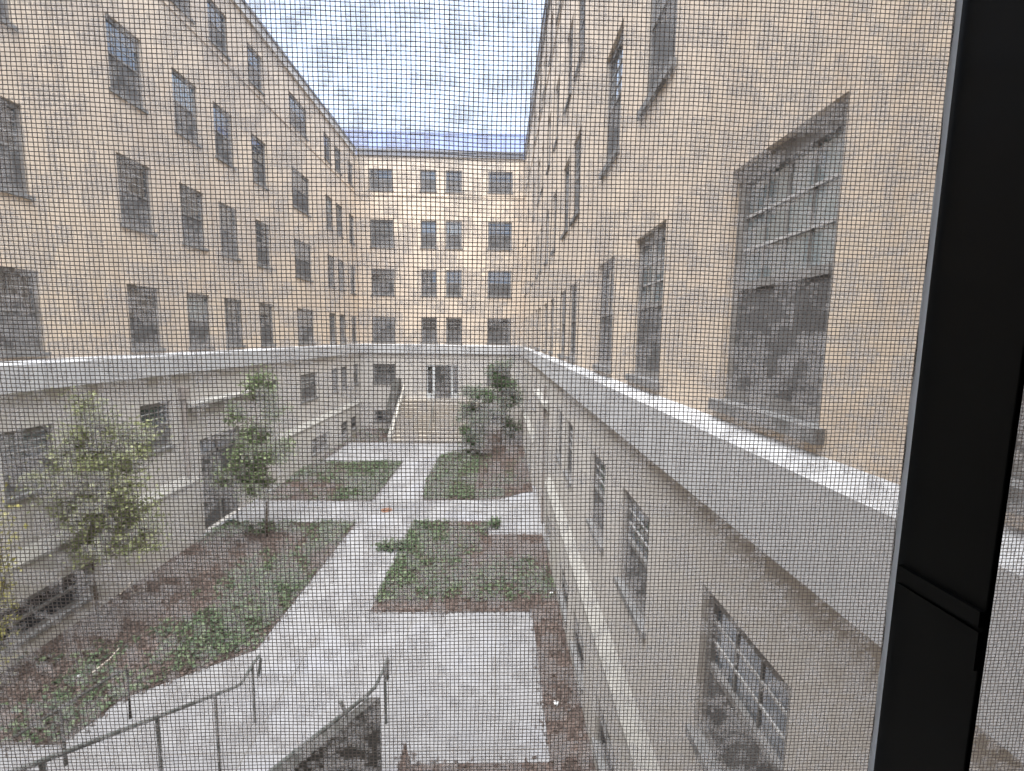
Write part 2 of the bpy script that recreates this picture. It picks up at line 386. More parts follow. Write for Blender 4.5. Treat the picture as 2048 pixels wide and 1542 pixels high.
def dl(px, py):
    e = (-4.85-px)                           # distance from the path edge
    d = np.where(py > 8.3, 0.85-0.55*np.abs(e-0.7), 0.0)
    d = np.maximum(d, 0.9-0.7*np.hypot(px+6.2, py-8.9)); d = np.maximum(d, 0.65-0.5*np.hypot(px+6.9, py-7.3))
    d = np.maximum(d, 0.55-0.5*np.abs(py-14.3))
    return d*np.where((py > 11.2) & (py < 13.7), .45, .85)
cover(left_near, dl, 26000, 21, "green ground cover along the path edge of the largest mulch bed")
cover(right_near, lambda x, y: np.maximum(np.maximum(0.95-0.55*(x+2.4)-0.3*(y < 10.6), 0.85-0.6*np.abs(y-10.9)-0.15*(x > 1.0)), 0.8-1.5*np.abs(x+0.35)-1.3*np.abs(y-14.1))-0.9*(y < 10.0), 20000, 22,
      "green ground cover spreading over the left of the mulch bed in the middle of the court")
cover(left_far, lambda x, y: np.where(y < 21.9, 0.55+0.3*np.maximum(0, x+7.2)-0.5*((y < 18.6) & (x < -6.3)), 0.06), 24000, 23, "green ground cover on the far left mulch bed")
cover(right_far, lambda x, y: np.where(x < -0.9, 0.85, 0.05)+0.7*(y < 17.6)*(x < 0.3)-0.4*(y > 24.3), 22000, 24, "green ground cover along the left of the far right mulch bed")
def sprig(x0, y0, x1, y1, n, seed, label):   # runner spilling over the paving
    r = np.random.default_rng(seed); t = r.random(n)
    P = np.stack([x0+(x1-x0)*t+r.normal(0, .10, n), y0+(y1-y0)*t+r.normal(0, .12, n), 0.03+0.2*r.random(n)], 1)
    tag(fast_quads("creeping_plant", leaf_quads(P, 0.06, .6, .6, seed), M['cover']), label, "plant")
sprig(-2.75, 12.7, -3.5, 12.75, 320, 5, "green creeping plant spilling from the middle bed over the path")
sprig(-0.1, 14.2, -0.05, 14.55, 180, 6, "small green tuft at the notched corner of the middle bed")

# ------------------------------------------------------------------ windows
def window_parts(wd, ht, upper, cols, rows_):
    """meshes in local coords: u along x, z up, +y = into the wall; origin = bottom left of the opening at the wall face"""
    D = 0.055; fr = MB(); t = 0.085
    fr.box(0, t, D, D+.07, 0, ht); fr.box(wd-t, wd, D, D+.07, 0, ht)
    fr.box(t, wd-t, D, D+.07, 0, t); fr.box(t, wd-t, D, D+.07, ht-t*1.3, ht)
    mid = ht*0.5
    fr.box(t, wd-t, D-.012, D+.06, mid-.028, mid+.028)
    u0, u1, z0, z1 = t, wd-t, mid+.028, ht-t*1.3
    for i in range(1, cols): x = u0+(u1-u0)*i/cols; fr.box(x-.009, x+.009, D+.024, D+.05, z0, z1)
    fr.cur = 1  # horizontal bars take the sky-lit tone, uprights keep the frame colour
    for j in range(1, rows_): z = z0+(z1-z0)*j/rows_; fr.box(u0, u1, D+.020, D+.05, z-.009, z+.009)
    pane = MB(); pane.box(u0, u1, D+.035, D+.045, z0, z1)
    sc = MB(); sc.box(u0, u1, D+.004, D+.012, t, mid-.028)
    low = MB(); low.box(u0, u1, D+.035, D+.045, t, mid-.028)
    si = MB(); si.box(-.05, wd+.05, -.05, -.001, -.085, -.004); si.box(0.001, wd-.001, -.001, D, -.085, -.002); si.box(0.001, wd-.001, .05, D-.001, -.001, .02)
    return (fr.mesh("window", [M['frame'], M['lit_muntin']]), pane.mesh("pane", M[upper]), sc.mesh("insect_screen", M['screen' if rows_ > 1 else 'pit']), si.mesh("sill", M['sill']))
WCACHE = {}
def add_window(parent, wall, u0, u1, z0, z1, upper='glass', cols=None, rows_=3):
    """wall = (origin axis, rotation) : 'L' left wall faces +x, 'R' right wall faces -x, 'F' far wall faces -y"""
    wd, ht = round(u1-u0, 2), round(z1-z0, 2); cols = cols or max(3, round(wd/0.27))
    if upper == 'glass': upper = rnd.choices(['glass', 'glass_half', 'glass_blind'], [.66, .24, .10])[0]
    key = (wd, ht, upper, cols, rows_)
    if key not in WCACHE: WCACHE[key] = window_parts(*key)
    fm, pm, sm, sl = WCACHE[key]
    kind, plane = wall
    if kind == 'F': loc, rz = (u0, plane, Z(z0)), 0.0            # +y into wall
    elif kind == 'L': loc, rz = (plane, u0, Z(z0)), math.pi/2     # local x -> +y, local y -> -x (into the left wall)
    else: loc, rz = (plane, u1, Z(z0)), -math.pi/2                # local x -> -y, local y -> +x
    o = link("window", fm, parent, loc); o.rotation_euler = (0, 0, rz)
    link("pane", pm, o); link("insect_screen", sm, o); link("sill", sl, o)
    return o

def wall_sheet(m, axis, plane, into, u0, u1, z0, z1, openings, depth=0.19):
    """rectangle with rectangular holes and reveals; into = +1/-1 direction along the wall's normal axis into the building"""
    us = sorted({u0, u1, *[o[0] for o in openings], *[o[1] for o in openings]})
    zs = sorted({z0, z1, *[o[2] for o in openings], *[o[3] for o in openings]})
    P = (lambda u, z, d=0.0: (plane+into*d, u, Z(z))) if axis == 0 else (lambda u, z, d=0.0: (u, plane+into*d, Z(z)))
    for a, b in zip(us, us[1:]):
        for c, d in zip(zs, zs[1:]):
            mu, mz = (a+b)/2, (c+d)/2
            if any(o[0] < mu < o[1] and o[2] < mz < o[3] for o in openings): continue
            m.quad(P(a, c), P(b, c), P(b, d), P(a, d))
    for (a, b, c, d) in openings:
        m.quad(P(a, c), P(a, d), P(a, d, depth), P(a, c, depth)); m.quad(P(b, c), P(b, d), P(b, d, depth), P(b, c, depth))
        m.quad(P(a, d), P(b, d), P(b, d, depth), P(a, d, depth)); m.quad(P(a, c), P(b, c), P(b, c, depth), P(a, c, depth))
        m.quad(P(a, c, depth), P(b, c, depth), P(b, d, depth), P(a, d, depth))

ROWS = {1: (9.37, 10.66), 2: (5.79, 7.49), 3: (2.66, 4.35), 4: (-.44, 1.19), 5: (-3.22, -1.94)}
SPLIT, TOP, LEDGE = -1.0, 11.45, -4.42
def sill_open(a, b, z0, z1): return (a, b, z0-.085, z1)

def wing(root, kind, plane, cols_up, cols_low, base_plane, base_cols, portal):
    """one long side wing. kind 'L' or 'R'"""
    into = -1 if kind == 'L' else 1; brick = M['brick_x']; out = -into
    ops = [sill_open(a, b, *ROWS[r]) for r in (1, 2, 3, 4) for a, b in cols_up]
    back = plane+into*9
    x0, x1 = min(plane, back), max(plane, back)
    y_end = 30.0
    up = MB(); wall_sheet(up, 0, plane, into, -3.0, y_end, SPLIT, TOP, ops)
    up.box(x0+(0 if kind == 'R' else 0), x1, -3.0, 39.0, Z(SPLIT), Z(TOP), skip=('r' if kind == 'L' else 'l')+'t')
    up.quad((plane, y_end, Z(SPLIT)), (plane, 39, Z(SPLIT)), (plane, 39, Z(TOP)), (plane, y_end, Z(TOP)))
    up.build("upper_wall", brick, root)
    rf = MB(); rf.box(x0, x1, -3.0, 39.0, Z(TOP)+.002, Z(TOP)+.12); rf.build("roof", M['roof'], root)
    lo = MB(); ops = [sill_open(a, b, *ROWS[5]) for a, b in cols_low]
    if portal.get('door'): ops.append(portal['door'])
    wall_sheet(lo, 0, plane, into, -3.0, y_end, -6.42, SPLIT-.001, ops, 0.24)
    lo.build("lower_wall", M['stucco'], root)
    cp_ = MB()                                            # parapet fascia with a pale coping
    o = out
    cp_.box(min(plane-into*.001, plane+o*.10), max(plane-into*.001, plane+o*.10), -3, y_end-.11, Z(TOP-.04), Z(TOP+.30))
    cp_.build("fascia", M['fascia'] if kind == 'R' else M['stucco'], root)
    ck = MB(); ck.box(min(plane+into*.4, plane+o*.15), max(plane+into*.4, plane+o*.15), -3, y_end-.16, Z(TOP+.301), Z(TOP+.40)); ck.build("coping", M['fascia'], root)
    sc = MB(); sc.prism([(0, 0, -.04), (o*.035, 0, -.03), (o*.035, 0, .025), (0, 0, .04)], (plane, -3, Z(9.08)), (plane, y_end-.036, Z(9.08))); sc.build("brick_course", brick, root)
    bd = MB(); bd.prism([(0, 0, -1.19), (o*.15, 0, -1.19), (o*.15, 0, -.665), (0, 0, -.585)], (plane, -3, GZ), (plane, y_end, GZ)); bd.build("stone_band", M['band'], root)
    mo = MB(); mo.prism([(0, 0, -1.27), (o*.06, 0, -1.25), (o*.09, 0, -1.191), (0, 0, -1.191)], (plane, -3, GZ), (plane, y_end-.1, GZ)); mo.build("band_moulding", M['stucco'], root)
    for (y0, y1) in portal['base']:
        bs = MB()
        bo = [sill_open(a, b, -5.98, -5.22) for a, b in base_cols if y0 < a < y1]
        wall_sheet(bs, 0, base_plane, into, y0, y1, -6.42, -4.56, bo, 0.15)
        bs.quad((base_plane, y1, 0), (plane, y1, 0), (plane, y1, Z(-4.56)), (base_plane, y1, Z(-4.56)))
        bs.quad((base_plane, y0, 0), (plane, y0, 0), (plane, y0, Z(-4.56)), (base_plane, y0, Z(-4.56)))
        bs.build("basement_wall", M['base'], root)
        lg = MB(); bo = base_plane-into*.03
        lg.prism([(0, 0, 0), (0, 0, .06), (plane-bo, 0, .29), (plane-bo, 0, 0)], (bo, y0-.02, Z(-4.559)), (bo, y1+.02, Z(-4.559)))
        lg.build("stone_ledge", M['ledge'], root)
    for a, b in base_cols: add_window(root, (kind, base_plane), a, b, -5.98, -5.22, 'glass', 3, 1)

# ---------------- left wing
LP, RP, FP = -9.35, 1.66, 30.0
left = empty("brick_building", (LP, 15, 0), "long buff brick wing with five rows of windows on the left side of the court", "building")
def shift(root):                             # keep children in world coordinates
    for ch in root.children: ch.matrix_parent_inverse = Matrix.Translation(-root.location)
lc = [(4.0, 5.05), (8.36, 9.42), (11.55, 12.6), (13.68, 14.73), (15.5, 16.53), (17.75, 18.78), (20.97, 22.8), (24.86, 25.82), (26.44, 27.4), (28.56, 29.52)]
ll = [(4.0, 5.05), (8.38, 9.42), (11.66, 12.74), (17.84, 18.86), (21.07, 22.93), (24.98, 25.95), (26.47, 27.5), (28.70, 29.66)]
lb = [(7.86, 9.80), (21.7, 23.75), (25.76, 26.82), (27.5, 28.5)]
wing(left, 'L', LP, lc, ll, -9.20, lb, {'base': [(-3.0, 13.45), (18.5, 29.99)], 'door': (13.84, 16.0, -6.41, -3.36)})
var = {(1, 5): 'glass', (3, 3): 'glass_half', (4, 3): 'glass_blind', (4, 4): 'glass_half', (3, 4): 'glass_half', (2, 6): 'glass_half'}
for r in (1, 2, 3, 4):
    for i, (a, b) in enumerate(lc): add_window(left, ('L', LP), a, b, *ROWS[r], var.get((r, i-0), 'glass'), 7 if b-a > 1.5 else 4)
for i, (a, b) in enumerate(ll): add_window(left, ('L', LP), a, b, *ROWS[5], 'glass_half' if i in (1, 2) else 'glass', 7 if b-a > 1.5 else 3)
# side door in its recess, with transom
dx = LP-.16
d = MB(); d.box(dx-.06, dx, 13.86, 15.98, Z(-3.45), Z(-3.37)); d.box(dx-.06, dx, 13.86, 15.98, Z(-3.99), Z(-3.88))
for y in (13.86, 14.88, 15.90): d.box(dx-.06, dx, y, y+.08, 0.002, Z(-3.451))
door = d.build("door", M['frame'], left)
for y0, y1 in ((13.94, 14.88), (14.96, 15.90)):
    lf = MB(); lf.box(dx-.05, dx-.01, y0+.002, y1-.002, 0.01, Z(-3.992))
    lf.box(dx-.01, dx+.004, y0+.1, y1-.1, .15, .9); lf.build("door_leaf", M['door_dark'], door)
    tp = MB(); tp.box(dx-.04, dx-.03, y0+.002, y1-.002, Z(-3.878), Z(-3.452)); tp.build("transom_pane", M['glass_half'], door)
    hd = MB(); hd.tube([(dx+.03, (y1-.1 if y0 < 14 else y0+.1), .95), (dx+.03, (y1-.1 if y0 < 14 else y0+.1), 1.25)], .012); hd.build("handle", M['rail'], door)
cn_ = MB(); cn_.prism([(0, 0, -2.42), (.06, 0, -2.42), (.10, 0, -2.30), (.24, 0, -2.22), (.24, 0, -2.14), (0, 0, -2.08)], (LP+.001, 13.25, GZ), (LP+.001, 17.5, GZ)); cn_.build("door_canopy", M['ledge'], left)
for y in (13.0,):
    pp = MB(); pp.tube([(LP+.09, y+.16, Z(-1.6)), (LP+.09, y+.16, Z(-4.32))], .055, 10); pp.box(LP+.002, LP+.19, y+.05, y+.27, Z(-1.95), Z(-1.62))
    pp.build("drainpipe", M['pipe'], left)
shift(left)

# ---------------- right wing
rightw = empty("brick_building", (RP, 15, 0), "buff brick wing rising close on the right, its nearest window large at the frame", "building")
rc = [(0.42, 1.47), (2.19, 3.24), (4.49, 5.46), (6.44, 7.44), (9.48, 10.48), (11.03, 11.98), (13.44, 14.25), (15.38, 16.25), (17.65, 18.5), (19.17, 20.03), (21.85, 22.78), (26.2, 27.1), (28.1, 29.1)]
rl = [(2.22, 3.28), (4.53, 5.58), (6.50, 7.52), (9.50, 10.40), (11.08, 11.96), (19.17, 20.03), (21.85, 22.78), (26.2, 27.1), (28.1, 29.1)]
rb = [(2.6, 3.6), (4.9, 5.93), (6.93, 8.06), (8.74, 9.86), (11.9, 12.95), (19.4, 20.4), (22.0, 23.0)]
wing(rightw, 'R', RP, rc, rl, 1.515, rb, {'base': [(-3.0, 13.3), (18.4, 29.99)]})
for r in (1, 2, 3, 4):
    for i, (a, b) in enumerate(rc):
        add_window(rightw, ('R', RP), a, b, *ROWS[r], {1: 'glass_blind', 2: 'glass_blind', 3: 'glass_half'}.get(i, 'glass') if r == 4 else ('glass_half' if (i+r) % 3 == 0 else 'glass'), 4)
for i, (a, b) in enumerate(rl): add_window(rightw, ('R', RP), a, b, *ROWS[5], 'glass_half' if i < 3 else 'glass', 3)
cn_ = MB(); cn_.prism([(0, 0, -2.42), (-.06, 0, -2.42), (-.10, 0, -2.30), (-.22, 0, -2.22), (-.22, 0, -2.14), (0, 0, -2.08)], (RP-.001, 13.9, GZ), (RP-.001, 17.8, GZ)); cn_.build("door_canopy", M['ledge'], rightw)
pp = MB(); pp.tube([(RP-.09, 14.6, Z(-1.6)), (RP-.09, 14.6, 0.02)], .05, 10); pp.build("drainpipe", M['pipe'], rightw)
shift(rightw)

# ---------------- far wing
farw = empty("brick_building", (-3.8, FP, 0), "buff brick end wing closing the court, with steps up to its white framed entrance", "building")
fcols = [(-8.46, -6.95, 6), (-5.19, -4.14, 4), (-3.54, -2.48, 4), (-.77, .81, 6)]
X0, X1 = LP, RP
ops = [sill_open(a, b, *ROWS[r]) for r in (1, 2, 3, 4) for a, b, _ in fcols]
up = MB(); wall_sheet(up, 1, FP, 1, X0, X1, SPLIT, TOP, ops); up.build("upper_wall", M['brick_y'], farw)
ops = [sill_open(fcols[0][0], fcols[0][1], *ROWS[5]), sill_open(fcols[3][0], fcols[3][1], *ROWS[5]), (-4.88, -2.70, -4.25, -1.95),
       sill_open(-8.46, -7.2, -5.88, -5.12), sill_open(-.6, .66, -5.88, -5.12)]
lo = MB(); wall_sheet(lo, 1, FP, 1, X0, X1, -6.42, SPLIT-.001, ops, .24); lo.build("lower_wall", M['stucco'], farw)
rf = MB(); rf.box(X0, X1, FP+.3, 39, Z(TOP), Z(TOP)+.1); rf.build("roof", M['roof'], farw)
fa = MB(); fa.box(X0+.15, X1-.15, FP-.10, FP+.25, Z(TOP), Z(TOP+.40)); fa.box(X0+.15, X1-.15, FP-.16, FP-.10, Z(TOP+.27), Z(TOP+.40)); fa.build("fascia", M['fascia'], farw)
sc = MB(); sc.prism([(0, 0, -.04), (0, -.035, -.03), (0, -.035, .025), (0, 0, .04)], (X0+.036, FP, Z(9.04)), (X1-.036, FP, Z(9.04))); sc.build("brick_course", M['brick_y'], farw)
bd = MB(); bd.prism([(0, 0, -1.19), (0, -.15, -1.19), (0, -.15, -.665), (0, 0, -.585)], (X0+.15, FP, GZ), (X1-.15, FP, GZ)); bd.build("stone_band", M['band'], farw)
fv = {(1, 1): 'glass_half', (2, 0): 'glass_half', (4, 0): 'glass_half'}
for r in (1, 2, 3, 4):
    for i, (a, b, n) in enumerate(fcols): add_window(farw, ('F', FP), a, b, *ROWS[r], fv.get((r, i), 'glass'), n)
for i in (0, 3): add_window(farw, ('F', FP), fcols[i][0], fcols[i][1], *ROWS[5], 'glass', 6, 2)
add_window(farw, ('F', FP), -8.46, -7.2, -5.88, -5.12, 'glass', 3, 1); add_window(farw, ('F', FP), -.6, .66, -5.88, -5.12, 'glass', 3, 1)
e = MB()
for a, b in ((-4.88, -4.80), (-4.47, -4.27), (-3.21, -3.01), (-2.78, -2.70)): e.box(a, b, FP+.04, FP+.12, Z(-4.249), Z(-1.951))
for a, b in ((-4.80, -4.47), (-3.01, -2.78)): e.box(a, b, FP+.05, FP+.11, Z(-2.06), Z(-1.952)); e.box(a, b, FP+.05, FP+.11, Z(-4.248), Z(-3.92))
e.box(-4.27, -3.21, FP+.05, FP+.11, Z(-2.03), Z(-1.952))
ent = e.build("door", M['door_white'], farw)
dl_ = MB(); dl_.box(-4.265, -3.745, FP+.07, FP+.10, Z(-4.235), Z(-2.035)); dl_.box(-3.735, -3.215, FP+.07, FP+.10, Z(-4.235), Z(-2.035)); dl_.build("door_leaf", M['door_dark'], ent)
for a, b in ((-4.795, -4.475), (-3.005, -2.785)):
    sl = MB(); sl.box(a, b, FP+.08, FP+.09, Z(-3.918), Z(-2.062)); sl.build("sidelight_pane", M['glass'], ent)
for x in (-3.80, -3.68): hd = MB(); hd.tube([(x, FP+.04, Z(-3.3)), (x, FP+.04, Z(-3.0))], .015); hd.build("handle", M['coping'], ent)
shift(farw)

pent = empty("rooftop_penthouse", (-5, 36, Z(TOP)), "pale blue metal clad rooftop storey with upright seams above the far wall", "penthouse")
p = MB(); p.box(-17, 8, 36, 44, Z(TOP), Z(15.45)); p.build("cladding_wall", M['penthouse'], pent)
p = MB(); p.box(-17.02, 8.02, 35.97, 44.02, Z(15.451), Z(15.6)); p.build("roof_edge", M['penthouse'], pent)
p = MB()
for i in range(17): x = -16.2+i*1.5; p.box(x-.02, x+.02, 35.95, 35.999, Z(TOP), Z(15.45))
p.build("cladding_seam", M['penthouse'], pent); shift(pent)

vent = empty("roof_vent", (-9.75, 26.2, Z(TOP+.12)), "small grey boxy vent standing on the far end of the left roof", "roof vent")
p = MB(); p.box(-.35, .35, -.7, .7, 0, .42); p.build("housing", M['coping'], vent); p = MB(); p.box(-.42, .42, -.78, .78, .421, .50); p.build("cap", M['fascia'], vent)
p = MB(); p.box(.351, .37, -.55, .55, .08, .34); p.build("grille", M['screen'], vent)

# ---------------- far steps
stair = empty("entrance_steps", (-3.8, 27.5, 0), "wide cream concrete steps with brown risers climbing to the white framed entrance", "steps")
SX0, SX1, NS, Y0, TR = -6.3, -1.2, 11, 25.9, 0.31
rise = 2.15/NS; st = MB(); ri = MB()
for i in range(NS):
    y = Y0+i*TR; z1 = (i+1)*rise; y2 = 29.995 if i == NS-1 else y+TR
    st.box(SX0, SX1, y-.03, y2, z1-.05, z1); ri.box(SX0+.001, SX1-.001, y, y2-.002, i*rise+.0015, z1-.051)
st.build("tread", M['tread'], stair); ri.build("riser", M['riser'], stair)
for x0, x1 in ((SX0-.22, SX0-.002), (SX1+.002, SX1+.22)):
    c = MB(); pr = [(25.75, 0.002), (29.99, 0.002), (29.99, 2.42), (29.1, 2.42), (25.75, .42)]
    c.prism([(0, y, z) for y, z in pr], (x0, 0, 0), (x1, 0, 0)); c.build("cheek_wall", M['ledge'], stair)
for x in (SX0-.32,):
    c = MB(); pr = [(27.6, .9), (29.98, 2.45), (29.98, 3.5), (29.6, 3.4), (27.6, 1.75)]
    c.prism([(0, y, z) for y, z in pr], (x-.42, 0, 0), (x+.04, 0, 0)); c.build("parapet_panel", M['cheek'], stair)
def rail(points, posts, name, mat, parent=None, r=.024, pr=.02):
    m = MB(); m.tube(points, r, 8); o = m.build(name, mat, parent, smooth=True)
    for a, b in posts:
        q = MB(); q.tube([a, b], pr, 8); q.build("post", mat, o if parent is not None else parent)
    return o
rail([(-6.2, 25.8, .1), (-6.2, 25.75, .95), (-6.2, 29.1, 3.15), (-6.2, 29.5, 3.15)], [((-6.2, 27.5, 1.0), (-6.2, 27.5, 2.09))], "handrail", M['rail_white'], stair, .03)
rail([(-4.05, 25.7, .0), (-4.05, 25.65, .95), (-4.05, 29.1, 3.1), (-4.05, 29.15, 2.15)], [((-4.05, 27.4, .95), (-4.05, 27.4, 2.05))], "handrail", M['rail'], stair, .022)
rail([(-1.35, 25.8, .1), (-1.35, 25.75, .95), (-1.35, 29.1, 3.15), (-1.35, 29.5, 3.15)], [], "handrail", M['rail_white'], stair, .03)
shift(stair)

# ---------------- near steps below the camera
near = empty("entrance_steps", (-2.9, 4.5, 0), "pale steps with grey handrails rising towards the viewer at the bottom of the picture", "steps")
st = MB(); st2 = MB()
NX0, NX1 = -4.15, -1.76
for i in range(11):
    y = 5.66-i*.31; z1 = (i+1)*rise; y2 = .321 if i == 10 else y-.31
    st.box(NX0, NX1, y2, y+.02, z1-.06, z1); st2.box(NX0+.001, NX1-.001, y2+.002, y, i*rise+.0015, z1-.061)
st.build("tread", M['paving'], near); st2.build("riser", M['riser'], near)
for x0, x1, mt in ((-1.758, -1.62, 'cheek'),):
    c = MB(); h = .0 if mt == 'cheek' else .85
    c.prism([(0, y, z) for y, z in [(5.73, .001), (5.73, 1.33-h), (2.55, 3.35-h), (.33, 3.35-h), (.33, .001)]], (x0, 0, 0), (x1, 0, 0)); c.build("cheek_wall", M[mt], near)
# left handrail: on the stair's slope, level at its foot, with a dropped loop at the end
sl = .60
def rz(y): return Z(-5.2)+(6.0-y)*sl if y < 6.35 else Z(-5.2)-.35*sl
pts = [(-3.97, y, rz(y)) for y in (1.2, 2.4, 3.6, 4.84, 5.6, 6.0, 6.3)]+[(-3.96, 6.45, Z(-5.44)), (-3.95, 6.8, Z(-5.36)), (-3.95, 6.95, Z(-5.37)), (-3.95, 6.99, Z(-5.46)), (-3.95, 6.9, Z(-5.7))]
hr = rail(pts, [((-3.97, 6.76, 0.0), (-3.96, 6.76, Z(-5.38))), ((-3.97, 5.85, .0), (-3.97, 5.85, rz(5.85))), ((-3.97, 4.84, .79), (-3.97, 4.84, rz(4.84))), ((-3.97, 3.6, 1.5), (-3.97, 3.6, rz(3.6)))], "handrail", M['rail'], near, .026, .022)
def rz2(y): return Z(-5.05)+(5.75-y)*.61
pts = [(-1.80, y, rz2(y)) for y in (1.5, 2.6, 3.5, 4.3, 5.1, 5.75)]+[(-1.8, 6.15, Z(-5.27)), (-1.8, 6.6, Z(-5.36)), (-1.8, 6.86, Z(-5.37)), (-1.8, 6.9, Z(-5.45)), (-1.8, 6.86, Z(-5.75))]
rail(pts, [((-1.8, 6.7, 0.0), (-1.8, 6.7, Z(-5.37))), ((-1.8, 4.75, 2.15), (-1.72, 4.75, rz2(4.75))), ((-1.8, 5.55, 1.45), (-1.72, 5.55, rz2(5.55))), ((-1.8, 3.6, 2.7), (-1.72, 3.6, rz2(3.6)))], "handrail", M['rail'], near, .026, .022)
shift(near)

gr = empty("guard_rail", (-6.2, 6.4, 0), "short dark guard rail standing along the lower left edge of the mulch", "railing")
rail([(-6.06, 6.86, .0), (-6.06, 6.88, .86), (-6.09, 6.76, .92), (-6.36, 6.02, .92), (-6.5, 5.6, .92)], [((-6.34, 6.06, .0), (-6.34, 6.06, .92))], "top_rail", M['cheek'], gr, .024); shift(gr)
gr = empty("guard_rail", (-9.0, 14.62, 0), "low dark green guard rail beside the side door on the left", "railing")
rail([(-9.16, 14.64, .95), (-8.85, 14.64, .95), (-8.8, 14.64, .88), (-8.8, 14.64, .0)], [((-9.12, 14.64, .06), (-8.82, 14.64, .06))], "top_rail", M['rail_green'], gr, .028, .03); shift(gr)

# ---------------- trees
def tree(base, height, crown, n_leaf, leaf, lsize, label, seed, trunk_r=.045, lean=(0, 0), n_limb=16, sub=5):
    """crown: list of ellipsoids (cx,cy,cz,rx,ry,rz,weight) relative to the base"""
    r = random.Random(seed); rn = np.random.default_rng(seed)
    root = empty("small_tree", base, label, "tree", "young trees in the court")
    tk = MB(); top = Vector((lean[0], lean[1], height*.92))
    main = [Vector((lean[0]*t*t + .05*math.sin(5*t+seed), lean[1]*t*t+.05*math.cos(4*t+seed), height*.92*t)) for t in (0, .15, .3, .45, .6, .75, .9, 1)]
    tk.tube(main, trunk_r, 8, trunk_r*.25)
    tips = []
    W = [c[6] for c in crown]
    for i in range(n_limb):
        c = r.choices(crown, W)[0]
        while True:
            d = Vector((r.uniform(-1, 1), r.uniform(-1, 1), r.uniform(-1, 1)))
            if .25 < d.length < 1: break
        tgt = Vector((c[0]+d.x*c[3], c[1]+d.y*c[4], c[2]+d.z*c[5]))
        zz = max(height*.18, tgt.z-.35*math.hypot(tgt.x, tgt.y)-.2); t = min(1, zz/(height*.92)); k = min(6, int(t*7)); st_ = main[k].lerp(main[k+1], t*7-k) if t < 1 else main[-1]
        mid = st_.lerp(tgt, .5)+Vector((r.uniform(-.1, .1), r.uniform(-.1, .1), r.uniform(-.05, .12)))
        tk.tube([st_, mid, tgt], trunk_r*.38, 5, .006, cap=False); tips += [tgt, mid.lerp(tgt, .5)]
        for j in range(sub):
            e = tgt+Vector((r.uniform(-.3, .3), r.uniform(-.3, .3), r.uniform(-.25, .3))); s0 = mid.lerp(tgt, r.uniform(.2, 1))
            tk.tube([s0, e], .008, 4, .003, cap=False); tips += [e, s0.lerp(e, .6)]
    tk.build("trunk", M['bark'], root, smooth=True)
    T = np.array([tuple(t) for t in tips]); idx = rn.integers(0, len(T), n_leaf)
    sig = rn.choice([.07, .12, .20], n_leaf)[:, None]
    P = T[idx]+rn.normal(size=(n_leaf, 3))*sig*np.array([1, 1, .8])
    P[:, 0] = np.clip(P[:, 0], LP+.2-base[0], RP-.2-base[0])
    V = leaf_quads(P, lsize, .15, .5, seed)
    fast_quads("crown", V, M[leaf], root)
    return root
tree((-8.7, 9.35, .02), 5.5, [(.45, -.15, 3.5, .8, .7, 1.25, 5), (.3, -.2, 2.3, .8, .65, .6, 2.5), (.25, -.1, 5.0, .25, .25, .4, .5), (1.0, 0, 1.9, .5, .4, .35, .5)], 17000, 'leaf_yellow', .042,
     "thin yellow-green young tree in front of the left wall, sparse crown", 3, .04, (.25, -.1), 40)
tree((-7.2, 13.5, .02), 5.1, [(-.25, .1, 4.1, .6, .6, .85, 3), (-.2, .0, 2.9, .85, .75, .75, 3), (-.45, 0, 2.0, .75, .6, .6, 1.5)], 14000, 'leaf_green', .048,
     "slender green young tree at the corner of the bed beside the side door", 5, .04, (-.3, .1), 24)
tree((-1.4, 23.7, .02), 3.9, [(.2, -.2, 2.5, .95, .8, 1.25, 3), (.15, -.2, 1.2, .85, .7, .8, 2)], 9000, 'leaf_dark', .06,
     "bushy green tree leafy down to the ground beside the far steps", 8, .05, (.1, 0), 34)
tree((.25, 25.8, .02), 5.2, [(.05, 0, 4.1, .8, .8, .95, 3), (.15, 0, 2.8, .95, .85, .8, 2.4)], 8500, 'leaf_dark', .062,
     "taller dark green tree with a bare stem near the far right corner", 13, .055, (.1, 0), 32)
def shrub(base, rx, ry, rz, n, leaf, size, label, seed):
    rn = np.random.default_rng(seed); root = empty("shrub", base, label, "shrub")
    st = MB(); tips = []
    for i in range(14):
        a = rn.uniform(0, 6.28); q = rn.uniform(.3, 1); e = Vector((math.cos(a)*rx*q, math.sin(a)*ry*q, rz*rn.uniform(.5, 1)))
        st.tube([(0, 0, 0), tuple(e*.5+Vector((0, 0, .1*rz))), tuple(e)], .012, 5, .004, cap=False); tips += [e, e*.75, e*.55]
    st.build("stem", M['bark'], root)
    T = np.array([tuple(t) for t in tips]); P = T[rn.integers(0, len(T), n)]+rn.normal(size=(n, 3))*np.array([rx, ry, rz])*.16
    P[:, 2] = np.maximum(P[:, 2], .03)
    fast_quads("foliage", leaf_quads(P, size, .3, .55, seed), M[leaf], root)
shrub((-8.85, 7.45, .02), .42, .5, 3.1, 1500, 'leaf_gold', .045, "golden yellow shrub at the left edge of the picture against the basement wall", 31)
shrub((.75, 26.9, .02), .75, .6, 1.4, 1800, 'leaf_dark', .06, "low dark shrub under the taller far right tree", 33)

